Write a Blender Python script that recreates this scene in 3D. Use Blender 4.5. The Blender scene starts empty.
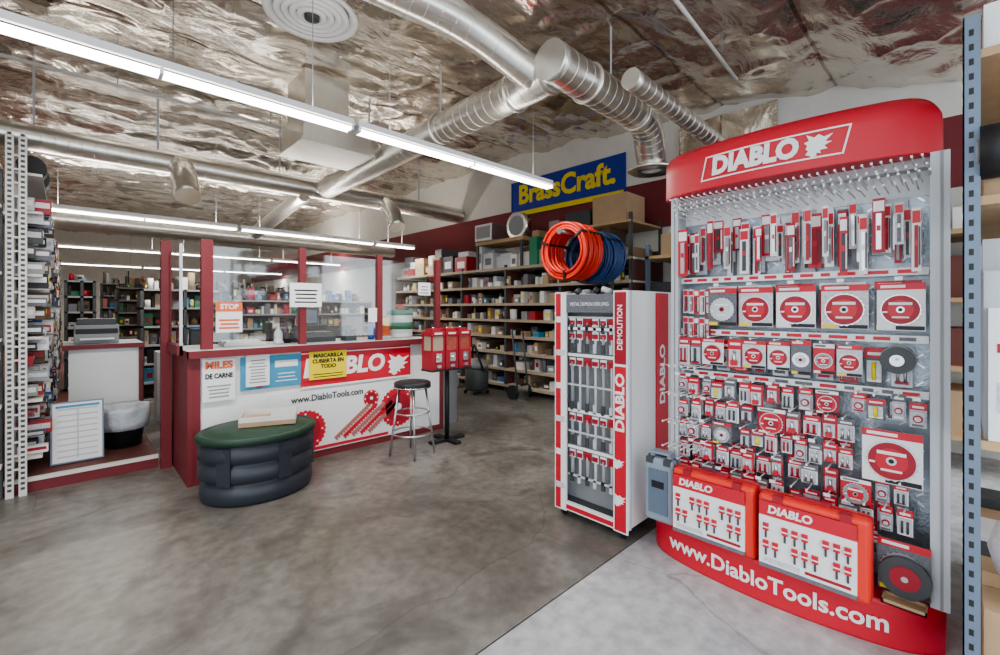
import bpy, math, random
from mathutils import Vector, Matrix, noise
random.seed(7)
S=bpy.context.scene
C=bpy.context.collection

# ---------------- materials ----------------
MATS={}
def mat(name,col,rough=.6,metal=0.0,emit=0,var=0.0,vscale=6,bump=0.0,bscale=60,spec=.5):
    if name in MATS: return MATS[name]
    m=bpy.data.materials.new(name); m.use_nodes=True
    nt=m.node_tree; b=nt.nodes['Principled BSDF']
    b.inputs['Base Color'].default_value=(*col,1)
    b.inputs['Roughness'].default_value=rough
    b.inputs['Metallic'].default_value=metal
    b.inputs['Specular IOR Level'].default_value=spec
    if emit:
        b.inputs['Emission Color'].default_value=(*col,1)
        b.inputs['Emission Strength'].default_value=emit
    if var or bump:
        tc=nt.nodes.new('ShaderNodeTexCoord')
        n=nt.nodes.new('ShaderNodeTexNoise'); n.inputs['Scale'].default_value=vscale; n.inputs['Detail'].default_value=6
        nt.links.new(tc.outputs['Object'],n.inputs['Vector'])
        if var:
            mx=nt.nodes.new('ShaderNodeMix'); mx.data_type='RGBA'
            mx.inputs[6].default_value=(*[c*(1-var) for c in col],1)
            mx.inputs[7].default_value=(*[min(1,c*(1+var)) for c in col],1)
            nt.links.new(n.outputs['Fac'],mx.inputs[0]); nt.links.new(mx.outputs[2],b.inputs['Base Color'])
        if bump:
            n2=nt.nodes.new('ShaderNodeTexNoise'); n2.inputs['Scale'].default_value=bscale; n2.inputs['Detail'].default_value=4
            nt.links.new(tc.outputs['Object'],n2.inputs['Vector'])
            bp=nt.nodes.new('ShaderNodeBump'); bp.inputs['Strength'].default_value=bump; bp.inputs['Distance'].default_value=.02
            nt.links.new(n2.outputs['Fac'],bp.inputs['Height']); nt.links.new(bp.outputs['Normal'],b.inputs['Normal'])
    MATS[name]=m
    return m
red=mat('red',(.60,.028,.045),.4)
redd=mat('red_deep',(.38,.02,.035),.45)
orange=mat('case_orange',(.80,.055,.035),.4)
white=mat('white',(.82,.82,.82),.5)
offw=mat('offwhite',(.72,.70,.66),.7,var=.08)
maroon=mat('maroon',(.20,.028,.035),.55,var=.12)
black=mat('black',(.02,.02,.022),.5)
dgrey=mat('dark_grey',(.07,.075,.08),.5)
grey=mat('grey',(.3,.31,.32),.5)
lgrey=mat('light_grey',(.55,.57,.6),.45)
steel=mat('steel',(.62,.63,.65),.3,1.0)
chrome=mat('chrome',(.8,.8,.82),.15,1.0)
galv=mat('galvanised',(.80,.78,.73),.28,.92,var=.12,vscale=5)
card=mat('cardboard',(.45,.31,.19),.85,var=.12)
wood=mat('wood',(.50,.34,.19),.7,var=.2,vscale=9)
blue=mat('blue',(.04,.14,.42),.5)
dblue=mat('deep_blue',(.015,.045,.36),.5)
cyan=mat('sky_blue',(.07,.30,.48),.5)
yellow=mat('yellow',(.85,.68,.03),.5)
green=mat('green',(.03,.22,.12),.5)
lidgreen=mat('lid_green',(.022,.055,.035),.5,var=.25,vscale=20)
tubgrey=mat('tub_grey',(.036,.042,.055),.42)
signor=mat('sign_orange',(.75,.16,.06),.6)
slate=mat('slate_blue',(.17,.22,.29),.45,.3)
bluegrey=mat('blue_grey_case',(.28,.33,.40),.45)
peg=mat('display_panel',(.36,.40,.44),.32,.6,var=.2,vscale=25,bump=.15,bscale=90)
tube_m=mat('tube_emit',(1.0,.98,.93),.5,emit=9)
bag=mat('bag_white',(.62,.65,.69),.3,bump=.6,bscale=22)
printed=mat('printed_grey',(.60,.60,.62),.5,var=.45,vscale=90)
printdk=mat('printed_dark',(.16,.16,.18),.5,var=.6,vscale=120)
blister=mat('blister',(.58,.60,.64),.2,var=.35,vscale=70)
tan=mat('tan_bin',(.42,.34,.25),.7,var=.1)
pink=mat('faded_red',(.45,.18,.15),.6)
umber=mat('umber',(.13,.085,.055),.7,var=.2)
brown=mat('brown_floor',(.16,.055,.045),.65,var=.25,vscale=3)
GOODS=[white,card,card,lgrey,blue,redd,tan,grey,dgrey,dgrey,offw,printed,cyan,card,printdk,tan,umber,pink,black,umber,green]
MUTED=[card,lgrey,offw,grey,card,tan,tan,printed,offw,dgrey,umber,umber,printdk]

def glassmat(name,f=.10,tint=(.95,.98,.98)):
    m=bpy.data.materials.new(name); m.use_nodes=True; nt=m.node_tree; nt.nodes.clear()
    o=nt.nodes.new('ShaderNodeOutputMaterial'); t=nt.nodes.new('ShaderNodeBsdfTransparent'); t.inputs[0].default_value=(*tint,1)
    g=nt.nodes.new('ShaderNodeBsdfGlossy'); g.inputs['Roughness'].default_value=.05
    x=nt.nodes.new('ShaderNodeMixShader'); x.inputs[0].default_value=f
    nt.links.new(t.outputs[0],x.inputs[1]); nt.links.new(g.outputs[0],x.inputs[2]); nt.links.new(x.outputs[0],o.inputs[0])
    return m
plexi=glassmat('plexiglass',.12)

def foilmat():
    m=bpy.data.materials.new('foil_insulation'); m.use_nodes=True; nt=m.node_tree; b=nt.nodes['Principled BSDF']
    L=nt.links.new
    tc=nt.nodes.new('ShaderNodeTexCoord')
    b.inputs['Metallic'].default_value=.92; b.inputs['Roughness'].default_value=.22
    n=nt.nodes.new('ShaderNodeTexNoise'); n.inputs['Scale'].default_value=.45; n.inputs['Detail'].default_value=3
    L(tc.outputs['Object'],n.inputs['Vector'])
    r=nt.nodes.new('ShaderNodeValToRGB'); r.color_ramp.elements[0].position=.35; r.color_ramp.elements[0].color=(.66,.60,.52,1)
    r.color_ramp.elements[1].position=.7; r.color_ramp.elements[1].color=(.92,.88,.82,1)
    L(n.outputs['Fac'],r.inputs[0])
    sx=nt.nodes.new('ShaderNodeSeparateXYZ'); L(tc.outputs['Object'],sx.inputs[0])
    a=nt.nodes.new('ShaderNodeMath'); a.operation='ADD'; a.inputs[1].default_value=10.25; L(sx.outputs['Y'],a.inputs[0])
    md=nt.nodes.new('ShaderNodeMath'); md.operation='MODULO'; md.inputs[1].default_value=1.25; L(a.outputs[0],md.inputs[0])
    lt=nt.nodes.new('ShaderNodeMath'); lt.operation='LESS_THAN'; lt.inputs[1].default_value=.03; L(md.outputs[0],lt.inputs[0])
    sm=nt.nodes.new('ShaderNodeMix'); sm.data_type='RGBA'; sm.inputs[7].default_value=(.38,.33,.27,1)
    L(lt.outputs[0],sm.inputs[0]); L(r.outputs[0],sm.inputs[6]); L(sm.outputs[2],b.inputs['Base Color'])
    mp=nt.nodes.new('ShaderNodeMapping'); mp.inputs['Scale'].default_value=(.8,1.5,1)
    L(tc.outputs['Object'],mp.inputs[0])
    n0=nt.nodes.new('ShaderNodeTexNoise'); n0.inputs['Scale'].default_value=1.5; n0.inputs['Detail'].default_value=3
    L(mp.outputs[0],n0.inputs['Vector'])
    mv=nt.nodes.new('ShaderNodeMix'); mv.data_type='RGBA'; mv.inputs[0].default_value=.45
    L(mp.outputs[0],mv.inputs[6]); L(n0.outputs['Color'],mv.inputs[7])
    vo=nt.nodes.new('ShaderNodeTexVoronoi'); vo.inputs['Scale'].default_value=4.2; vo.feature='F1'
    L(mv.outputs[2],vo.inputs['Vector'])
    n2=nt.nodes.new('ShaderNodeTexNoise'); n2.inputs['Scale'].default_value=2.4; n2.inputs['Detail'].default_value=5; n2.inputs['Distortion'].default_value=.6
    L(mp.outputs[0],n2.inputs['Vector'])
    ad=nt.nodes.new('ShaderNodeMath'); ad.operation='MULTIPLY_ADD'; ad.inputs[1].default_value=.45
    L(vo.outputs['Distance'],ad.inputs[0]); L(n2.outputs['Fac'],ad.inputs[2])
    bp=nt.nodes.new('ShaderNodeBump'); bp.inputs['Strength'].default_value=.42; bp.inputs['Distance'].default_value=.10
    L(ad.outputs[0],bp.inputs['Height']); L(bp.outputs[0],b.inputs['Normal'])
    return m
foil=foilmat()

def concrete(name,c1,c2,c3,rough,stain=.55):
    m=bpy.data.materials.new(name); m.use_nodes=True; nt=m.node_tree; b=nt.nodes['Principled BSDF']
    tc=nt.nodes.new('ShaderNodeTexCoord')
    n=nt.nodes.new('ShaderNodeTexNoise'); n.inputs['Scale'].default_value=.6; n.inputs['Detail'].default_value=10; n.inputs['Roughness'].default_value=.66; n.inputs['Distortion'].default_value=.6
    nt.links.new(tc.outputs['Object'],n.inputs['Vector'])
    r=nt.nodes.new('ShaderNodeValToRGB'); e=r.color_ramp.elements
    e[0].position=.36; e[0].color=(*c1,1); e[1].position=.66; e[1].color=(*c3,1)
    k=e.new(.5); k.color=(*c2,1)
    nt.links.new(n.outputs['Fac'],r.inputs[0])
    n3=nt.nodes.new('ShaderNodeTexNoise'); n3.inputs['Scale'].default_value=14; n3.inputs['Detail'].default_value=8
    nt.links.new(tc.outputs['Object'],n3.inputs['Vector'])
    mx=nt.nodes.new('ShaderNodeMix'); mx.data_type='RGBA'; mx.blend_type='OVERLAY'; mx.inputs[0].default_value=.5
    nt.links.new(r.outputs[0],mx.inputs[6]); nt.links.new(n3.outputs['Fac'],mx.inputs[7])
    n4=nt.nodes.new('ShaderNodeTexNoise'); n4.inputs['Scale'].default_value=1.7; n4.inputs['Detail'].default_value=7; n4.inputs['Distortion'].default_value=1.8
    nt.links.new(tc.outputs['Object'],n4.inputs['Vector'])
    r4=nt.nodes.new('ShaderNodeMapRange'); r4.inputs[1].default_value=.52; r4.inputs[2].default_value=.68; r4.inputs[3].default_value=0; r4.inputs[4].default_value=stain
    nt.links.new(n4.outputs['Fac'],r4.inputs[0])
    m4=nt.nodes.new('ShaderNodeMix'); m4.data_type='RGBA'; m4.inputs[7].default_value=(*[c*.6 for c in c1],1)
    nt.links.new(r4.outputs[0],m4.inputs[0]); nt.links.new(mx.outputs[2],m4.inputs[6])
    vc=nt.nodes.new('ShaderNodeTexVoronoi'); vc.feature='DISTANCE_TO_EDGE'; vc.inputs['Scale'].default_value=.42
    nv=nt.nodes.new('ShaderNodeMix'); nv.data_type='RGBA'; nv.inputs[0].default_value=.12
    nt.links.new(tc.outputs['Object'],nv.inputs[6]); nt.links.new(n4.outputs['Color'],nv.inputs[7]); nt.links.new(nv.outputs[2],vc.inputs['Vector'])
    lc=nt.nodes.new('ShaderNodeMapRange'); lc.inputs[1].default_value=0; lc.inputs[2].default_value=.0022; lc.inputs[3].default_value=.45; lc.inputs[4].default_value=0
    nt.links.new(vc.outputs['Distance'],lc.inputs[0])
    m5=nt.nodes.new('ShaderNodeMix'); m5.data_type='RGBA'; m5.inputs[7].default_value=(*[c*.4 for c in c1],1)
    nt.links.new(lc.outputs[0],m5.inputs[0]); nt.links.new(m4.outputs[2],m5.inputs[6]); nt.links.new(m5.outputs[2],b.inputs['Base Color'])
    mr=nt.nodes.new('ShaderNodeMapRange'); mr.inputs[3].default_value=rough-.1; mr.inputs[4].default_value=rough+.2
    nt.links.new(n.outputs['Fac'],mr.inputs[0]); nt.links.new(mr.outputs[0],b.inputs['Roughness'])
    bp=nt.nodes.new('ShaderNodeBump'); bp.inputs['Strength'].default_value=.08; bp.inputs['Distance'].default_value=.01
    nt.links.new(n3.outputs['Fac'],bp.inputs['Height']); nt.links.new(bp.outputs[0],b.inputs['Normal'])
    return m
concA=concrete('concrete_shop',(.115,.104,.09),(.185,.173,.155),(.285,.27,.25),.28,.65)
concB=concrete('concrete_entry',(.34,.345,.355),(.44,.445,.455),(.54,.54,.55),.5,.25)

# ---------------- mesh builder ----------------
class MB:
    def __init__(s): s.v=[];s.f=[];s.m=[];s.sm=[];s.mats=[]
    def mi(s,m):
        if m not in s.mats: s.mats.append(m)
        return s.mats.index(m)
    def face(s,idx,m,smooth=False): s.f.append(idx);s.m.append(s.mi(m));s.sm.append(smooth)
    def b(s,x0,x1,y0,y1,z0,z1,m,M=None):
        n=len(s.v)
        P=[(x0,y0,z0),(x1,y0,z0),(x1,y1,z0),(x0,y1,z0),(x0,y0,z1),(x1,y0,z1),(x1,y1,z1),(x0,y1,z1)]
        if M: P=[tuple(M@Vector(p)) for p in P]
        s.v+=P
        for q in ((0,3,2,1),(4,5,6,7),(0,1,5,4),(1,2,6,5),(2,3,7,6),(3,0,4,7)): s.face([n+i for i in q],m)
    def cyl(s,p0,p1,r,m,seg=16,r2=None,teeth=0,capm=None):
        p0=Vector(p0);p1=Vector(p1);d=(p1-p0).normalized()
        a=Vector((0,0,1)) if abs(d.z)<.9 else Vector((1,0,0))
        u=d.cross(a).normalized();w=d.cross(u)
        r2=r if r2 is None else r2;n=len(s.v)
        for p,rr in ((p0,r),(p1,r2)):
            for i in range(seg):
                t=2*math.pi*i/seg; k=rr*(1-teeth*(i%2))
                s.v.append(tuple(p+(u*math.cos(t)+w*math.sin(t))*k))
        for i in range(seg):
            j=(i+1)%seg; s.face([n+i,n+j,n+seg+j,n+seg+i],m,True)
        s.face([n+i for i in range(seg)][::-1],capm or m); s.face([n+seg+i for i in range(seg)],capm or m)
    def pipe(s,path,r,m,seg=16,rib=0):
        path=[Vector(p) for p in path]; rings=[]; prev=None
        for k,p in enumerate(path):
            d=(path[1]-p) if k==0 else (p-path[k-1]) if k==len(path)-1 else (path[k+1]-path[k-1])
            d=d.normalized()
            if prev is None:
                a=Vector((0,0,1)) if abs(d.z)<.9 else Vector((1,0,0)); u=d.cross(a).normalized()
            else: u=(prev-d*prev.dot(d)).normalized()
            prev=u; w=d.cross(u); ring=[]
            for i in range(seg):
                t=2*math.pi*i/seg; ring.append(len(s.v)); s.v.append(tuple(p+(u*math.cos(t)+w*math.sin(t))*r))
            rings.append(ring)
            if rib and k%2==1: s.tor(p,d+Vector((.08,.08,0)),r,rib,m,seg,6)
        for a,b in zip(rings,rings[1:]):
            for i in range(seg):
                j=(i+1)%seg; s.face([a[i],a[j],b[j],b[i]],m,True)
        s.face(rings[0][::-1],m); s.face(rings[-1],m)
    def rev(s,prof,c,m,seg=32,sx=1,sy=1,rot=0,wob=0):
        n=len(s.v);c=Vector(c)
        for r,z in prof:
            for i in range(seg):
                t=2*math.pi*i/seg
                q=1+wob*noise.noise(Vector((math.cos(t)*4,math.sin(t)*4,z*12)))
                x=r*math.cos(t)*sx*q;y=r*math.sin(t)*sy*q
                s.v.append((c.x+x*math.cos(rot)-y*math.sin(rot),c.y+x*math.sin(rot)+y*math.cos(rot),c.z+z))
        for k in range(len(prof)-1):
            for i in range(seg):
                j=(i+1)%seg;a=n+k*seg;b=a+seg
                s.face([a+i,a+j,b+j,b+i],m,True)
        s.face([n+i for i in range(seg)][::-1],m); e=n+(len(prof)-1)*seg; s.face([e+i for i in range(seg)],m)
    def tor(s,c,axis,R,r,m,seg=40,ss=8):
        c=Vector(c);d=Vector(axis).normalized();a=Vector((0,0,1)) if abs(d.z)<.9 else Vector((1,0,0))
        u=d.cross(a).normalized();w=d.cross(u);n=len(s.v)
        for i in range(seg):
            t=2*math.pi*i/seg;e=u*math.cos(t)+w*math.sin(t)
            for k in range(ss):
                q=2*math.pi*k/ss; s.v.append(tuple(c+e*(R+r*math.cos(q))+d*r*math.sin(q)))
        for i in range(seg):
            for k in range(ss):
                a=n+i*ss+k;b=n+i*ss+(k+1)%ss;c2=n+((i+1)%seg)*ss+(k+1)%ss;d2=n+((i+1)%seg)*ss+k
                s.face([a,b,c2,d2],m,True)
    def poly(s,pts,m):
        n=len(s.v); s.v+= [tuple(p) for p in pts]; s.face(list(range(n,n+len(pts))),m)
    def make(s,name,parent=None,bevel=0):
        me=bpy.data.meshes.new(name); me.from_pydata(s.v,[],s.f)
        for m in s.mats: me.materials.append(m)
        me.polygons.foreach_set('material_index',s.m); me.polygons.foreach_set('use_smooth',s.sm); me.update()
        o=bpy.data.objects.new(name,me); C.objects.link(o)
        if parent: o.parent=parent
        if bevel:
            bv=o.modifiers.new('bevel','BEVEL'); bv.width=bevel; bv.segments=3; bv.limit_method='ANGLE'
        return o
def empty(name,loc=(0,0,0)):
    e=bpy.data.objects.new(name,None); e.empty_display_size=.1; C.objects.link(e); e.location=(0,0,0); return e

ORI={'-X':((0,-1,0),(0,0,1),(-1,0,0)),'-Y':((1,0,0),(0,0,1),(0,-1,0)),'-Xup':((0,0,1),(0,1,0),(-1,0,0)),'-Yup':((0,0,1),(-1,0,0),(0,-1,0))}
def frame(loc,o):
    a,b,c=ORI[o]
    return Matrix(((a[0],b[0],c[0],loc[0]),(a[1],b[1],c[1],loc[1]),(a[2],b[2],c[2],loc[2]),(0,0,0,1)))
def text(s,size,loc,o,m,name='lettering',parent=None,bold=0,shear=0,width=None,bend=None):
    cu=bpy.data.curves.new('t','FONT'); cu.body=s; cu.size=size; cu.align_x='CENTER'; cu.align_y='CENTER'
    cu.offset=bold; cu.shear=shear; cu.extrude=.0008; cu.resolution_u=3
    ob=bpy.data.objects.new('t',cu); C.objects.link(ob)
    bpy.context.view_layer.update()
    dg=bpy.context.evaluated_depsgraph_get()
    me=bpy.data.meshes.new_from_object(ob.evaluated_get(dg)); bpy.data.objects.remove(ob)
    if width:
        xs=[v.co.x for v in me.vertices]; k=width/(max(xs)-min(xs))
        for v in me.vertices: v.co.x*=k
    F=frame(loc,o)
    for v in me.vertices:
        v.co=F@v.co
        if bend: v.co.x=bend(v.co.y,v.co.z)-.004-(.002 if v.co.x<loc[0] else 0)
    me.materials.clear(); me.materials.append(m)
    r=bpy.data.objects.new(name,me); C.objects.link(r)
    if parent: r.parent=parent
    return r
HEAD=[(0,.05),(.18,.0),(.30,-.12),(.52,-.05),(.50,.08),(.72,.02),(.66,.18),(1.0,.20),(.86,.36),(1.2,.50),(.9,.54),(1.25,.86),(.85,.76),(.62,.92),(.42,.80),(.05,.98),(.18,.70),(-.05,.62),(.10,.48),(.02,.32),(.14,.22)]
def head(mb,loc,o,sz,m):
    F=frame(loc,o); mb.poly([F@Vector((x*sz,y*sz,0)) for x,y in HEAD],m)

def fillet(pts,r=.35,n=5,step=.07):
    pts=[Vector(p) for p in pts]; out=[pts[0]]
    for i in range(1,len(pts)-1):
        a,b,c=pts[i-1],pts[i],pts[i+1]; d1=(a-b);d2=(c-b); rr=min(r,d1.length*.45,d2.length*.45)
        p=b+d1.normalized()*rr; q=b+d2.normalized()*rr
        for k in range(n+1):
            t=k/n; out.append(p*(1-t)**2+b*2*t*(1-t)+q*t*t)
    out.append(pts[-1])
    res=[out[0]]
    for a,b in zip(out,out[1:]):
        L=(b-a).length; k=max(1,round(L/step))
        for i in range(1,k+1): res.append(a.lerp(b,i/k))
    return res

# ---------------- shell ----------------
mb=MB(); mb.b(-1.8,6.6,1.418,24,-.15,0,concA); mb.make('floor')
mb=MB(); mb.b(-6,6.6,-5,1.41,-.15,0,concB); mb.b(-6,-1.8,1.41,2.2,-.15,0,concB); mb.make('floor_entry_slab')
mb=MB(); mb.b(-1.8,6.6,1.41,1.418,-.15,-.004,dgrey); mb.make('floor_joint')
mb=MB()
mb.b(6.4,6.6,-2,24,0,2.68,offw); mb.b(6.4,6.6,-2,24,2.68,3.38,maroon); mb.b(6.4,6.6,-2,24,3.38,4.7,offw)
mb.make('wall_right')
mb=MB(); mb.b(-1.8,6.6,24,24.2,0,4.7,offw); mb.make('wall_back')
mb=MB(); mb.b(-2.0,-1.8,2.2,24.2,0,4.7,offw); mb.make('wall_left')
mb=MB(); mb.b(6.375,6.4,-2,24,2.66,2.70,maroon); mb.make('trim_1')
def ceilz(y):
    if y<1.6: return 3.80+.22*y
    if y<6: return 4.15+.08*(y-1.6)
    return 4.50
nx,ny=160,340; vs=[];fs=[]
for j in range(ny+1):
    y=-2+26.2*j/ny
    for i in range(nx+1):
        x=-2+8.6*i/nx
        sag=-.08*abs(math.sin(math.pi*(y+.25)/1.25))**.6
        sag2=-.03*abs(math.sin(math.pi*(x+.4)/2.4))**.6
        w=noise.fractal(Vector((x*.7,y*1.1,0)),1.0,2.1,3)*.05
        rd=(1-abs(noise.noise(Vector((x*.9+5,y*1.8,3)))))**8*.04+(1-abs(noise.noise(Vector((x*1.6+y,y*1.0-x,7)))))**14*.035
        vs.append((x,y,ceilz(y)+.05+sag+sag2+w-rd))
for j in range(ny):
    for i in range(nx):
        a=j*(nx+1)+i; fs.append((a,a+nx+1,a+nx+2,a+1))
me=bpy.data.meshes.new('ceiling'); me.from_pydata(vs,[],fs); me.materials.append(foil)
for p in me.polygons: p.use_smooth=True
o=bpy.data.objects.new('ceiling',me); C.objects.link(o)
vs=[];fs=[]
for j in range(21):
    for i in range(21):
        y=1.6+1.25*i/20; z=3.56+(4.05-3.56)*j/20
        vs.append((6.34+noise.noise(Vector((y*2,z*2,1)))*.04,y,z))
for j in range(20):
    for i in range(20):
        a=j*21+i; fs.append((a,a+1,a+22,a+21))
me=bpy.data.meshes.new('foil_insulation_flap'); me.from_pydata(vs,[],fs); me.materials.append(foil)
o=bpy.data.objects.new('foil_insulation_flap',me); C.objects.link(o)

# ---------------- saw blade display ----------------
D=empty('saw_blade_display_stand')
YM=.69; HW=.64; YH=.665; HH=.605
def fxh(y,z=2.2):
    s=abs((y-YH)/HH); return 2.49+.10*s*s+.06*s**12+.05*max(0,(z-2.28)/.08)**2
def fxb(y,z=.1):
    s=abs((y-YM)/HW); return 2.46+.10*s*s+.08*s**10
def curved(name,z0,z1,f,xb,m,topround,ym,hw):
    mb=MB(); N=44; rows=[]
    zs=[z0,z0+.01]+[z0+(z1-z0)*k/8 for k in range(1,9)]
    for z in zs:
        row=[]
        for i in range(N+1):
            y=ym+hw*math.cos(math.pi*i/N)
            zz=z
            if topround:
                s=abs((y-ym)/hw); k=(.34*s**16 if y<ym else .16*s**20); zz=z if z<z0+.02 else z0+(z-z0)*(1-k)
            row.append(len(mb.v)); mb.v.append((f(y,zz),y,zz))
        rows.append(row)
    for a,b in zip(rows,rows[1:]):
        for i in range(N): mb.face([a[i],a[i+1],b[i+1],b[i]],m,True)
    top=rows[-1];bot=rows[0]
    tb=[];bb=[]
    for i in range(N+1):
        v=mb.v[top[i]]; tb.append(len(mb.v)); mb.v.append((xb,v[1],v[2]))
        v=mb.v[bot[i]]; bb.append(len(mb.v)); mb.v.append((xb,v[1],v[2]))
    for i in range(N):
        mb.face([top[i],top[i+1],tb[i+1],tb[i]],m); mb.face([bot[i+1],bot[i],bb[i],bb[i+1]],m); mb.face([bb[i],tb[i],tb[i+1],bb[i+1]],m)
    mb.face([r[0] for r in rows]+[tb[0],bb[0]],m); mb.face([r[-1] for r in rows][::-1]+[bb[-1],tb[-1]],m)
    return mb.make(name,D)
curved('header',2.10,2.36,fxh,2.85,red,1,YH,HH)
curved('base',.0,.20,fxb,2.95,red,0,YM,HW)
mb=MB()
mb.b(2.74,2.80,.07,1.20,.2,2.1,peg)
mb.b(2.60,2.84,1.185,1.205,.2,2.1,lgrey); mb.b(2.62,2.84,.05,.075,.2,2.1,lgrey)
mb.b(2.59,2.62,1.168,1.21,.2,2.1,lgrey); mb.b(2.59,2.62,.035,.095,.2,2.1,lgrey); mb.b(2.587,2.59,.055,.065,.2,2.1,grey); mb.b(2.587,2.59,1.185,1.192,.2,2.1,grey)
mb.b(2.66,2.74,.08,1.19,2.06,2.1,lgrey); mb.b(2.735,2.74,.08,1.19,1.95,2.1,white)
for z in (1.60,1.30,1.06):
    mb.b(2.66,2.74,.1,1.18,z,z+.004,lgrey); mb.b(2.655,2.66,.1,1.18,z-.005,z+.028,white)
    y=1.16
    while y>.15:
        w=random.uniform(.03,.09); mb.b(2.653,2.655,y-w,y,z+.004,z+.02,random.choice([red,printdk,red])); y-=w+.03
for i in range(19):
    for k in range(30):
        y=.12+i*.057;z=.25+k*.062
        mb.b(2.738,2.74,y,y+.03,z,z+.006,steel,Matrix.Translation((2.739,y,z))@Matrix.Rotation(.7 if (i+k)%2 else -.7,4,'X')@Matrix.Translation((-2.739,-y,-z)))
mb.make('frame',D)
mb=MB()
def logo_frame(y0,y1,z0,z1,t,f,m):
    sk=.015
    def seg(p,q,th):
        K=10
        for i in range(K):
            a=p.lerp(q,i/K);b=p.lerp(q,(i+1)/K)
            mb.poly([(f(a.x,a.y)-.005,a.x,a.y),(f(b.x,b.y)-.005,b.x,b.y),(f(b.x+th[0],b.y+th[1])-.005,b.x+th[0],b.y+th[1]),(f(a.x+th[0],a.y+th[1])-.005,a.x+th[0],a.y+th[1])],m)
    A=Vector((y1,z0));B=Vector((y0+sk,z0));Cc=Vector((y0-sk,z1));Dd=Vector((y1-sk*2,z1))
    seg(A,B,(0,t));seg(Dd,Cc,(0,-t));seg(A,Dd,(-t,0));seg(B,Cc,(t,0))
logo_frame(.985,.38,2.145,2.275,.008,fxh,white)
F=frame((2.46,.515,2.162),'-X')
mb.poly([(fxh((F@Vector((x*.085,y*.10,0))).y)-.006,(F@Vector((x*.085,y*.10,0))).y,(F@Vector((x*.085,y*.10,0))).z) for x,y in HEAD],white)
mb.make('header_logo',D)
text('DIABLO',.125,(2.46,.745,2.21),'-X',white,'header_lettering',D,bold=.007,shear=.08,width=.405,bend=fxh)
text('www.DiabloTools.com',.105,(2.42,.70,.10),'-X',white,'base_lettering',D,bold=.0025,width=.97,bend=fxb)
hk=MB(); pk=MB()
def hook(y,z,x0=2.54):
    hk.b(x0,2.74,y-.0022,y+.0022,z-.0022,z+.0022,white); hk.b(x0-.002,x0,y-.004,y+.004,z-.004,z+.006,white)
def label(y,z,x0):
    hk.b(x0-.003,x0,y-.013,y+.013,z-.010,z+.006,white)
def strip(y,z1,w,h,x,alt):
    pk.b(x,x+.004,y-w/2,y+w/2,z1-h,z1,[white,redd,printed,white,red][alt%5])
    pk.b(x-.003,x,y-w*.42,y+w*.42,z1-h*.24,z1-h*.05,red if alt%5 not in(1,4) else white)
    pk.b(x-.005,x,y-w*.20,y+w*.20,z1-h*.94,z1-h*.28,[steel,printdk,redd,grey,dgrey,steel][alt%6])
    pk.b(x-.0052,x,y-w*.42,y-w*.28,z1-h*.9,z1-h*.3,[redd,white,dgrey][alt%3])
    pk.b(x-.0055,x,y-w*.16,y+w*.16,z1-h*.6,z1-h*.5,white if alt%2 else red)
def blade(y,z,w,h,x,alt,r=None):
    r=r or min(w,h)*.44
    pk.b(x,x+.004,y-w/2,y+w/2,z-h/2,z+h/2,[printed,redd,white,printdk,red][alt%5])
    pk.b(x-.002,x,y-w/2,y+w/2,z+h*.36,z+h/2,red if alt%5 not in (1,4) else white)
    pk.b(x-.003,x-.001,y-w*.1,y+w*.42,z+h*.40,z+h*.46,white if alt%5 not in (1,4) else printdk)
    A=[(redd,red,white),(steel,printed,redd),(red,redd,white),(grey,red,steel),(redd,red,steel)][(alt*2)%5]
    zc=z-h*.06
    pk.cyl((x,y,zc),(x-.007,y,zc),r,steel,44,teeth=.07)
    pk.cyl((x-.007,y,zc),(x-.008,y,zc),r*.9,A[0],36); pk.cyl((x-.008,y,zc),(x-.009,y,zc),r*.62,A[1],30)
    pk.cyl((x-.009,y,zc),(x-.010,y,zc),r*.20,A[2],20); pk.cyl((x-.010,y,zc),(x-.012,y,zc),r*.11,black,12)
    pk.b(x-.0105,x-.006,y-r*.55,y+r*.55,zc+r*.30,zc+r*.46,white); pk.b(x-.0105,x-.006,y-r*.4,y+r*.4,zc-r*.52,zc-r*.42,white)
    pk.b(x-.009,x-.006,y+r*.62,y+r*.85,zc-r*.2,zc-r*.1,white)
    pk.b(x-.004,x,y-w*.48,y+w*.1,z-h*.48,z-h*.40,black); pk.b(x-.004,x,y+w*.16,y+w*.46,z-h*.48,z-h*.40,yellow if alt%3==0 else white)
def pack(y,z,w,h,x,alt):
    pk.b(x,x+.004,y-w/2,y+w/2,z-h/2,z+h/2,[white,white,printed,red,printdk][alt%5])
    pk.b(x-.002,x,y-w/2,y+w/2,z+h*.22,z+h/2,red if alt%7 else printdk)
    pk.b(x-.0035,x-.001,y-w*.35,y+w*.35,z+h*.3,z+h*.38,white)
    pk.b(x-.014,x,y-w*.38,y+w*.38,z-h*.42,z+h*.16,blister)
    k=alt%5
    if k<2:
        for s_ in (-.18,.18): pk.cyl((x-.017,y+w*s_,z-h*.36),(x-.017,y+w*s_,z+h*.1),w*.09,[redd,dgrey,steel][(alt//2)%3],8)
    elif k==2: pk.cyl((x-.013,y,z-h*.12),(x-.024,y,z-h*.12),w*.30,redd,18); pk.cyl((x-.024,y,z-h*.12),(x-.026,y,z-h*.12),w*.2,printed,14)
    elif k==3: pk.cyl((x-.018,y,z-h*.38),(x-.018,y,z+h*.1),w*.13,steel,10); pk.b(x-.03,x-.01,y-w*.22,y+w*.22,z-h*.38,z-h*.2,red)
    else: pk.cyl((x-.018,y,z-h*.36),(x-.018,y,z+h*.12),w*.12,[yellow,dgrey,steel][alt%3],10)
    pk.b(x-.0155,x-.013,y-w*.34,y+w*.34,z-h*.42,z-h*.34,[white,redd,printdk][alt%3])
a=0
y=1.14
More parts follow.
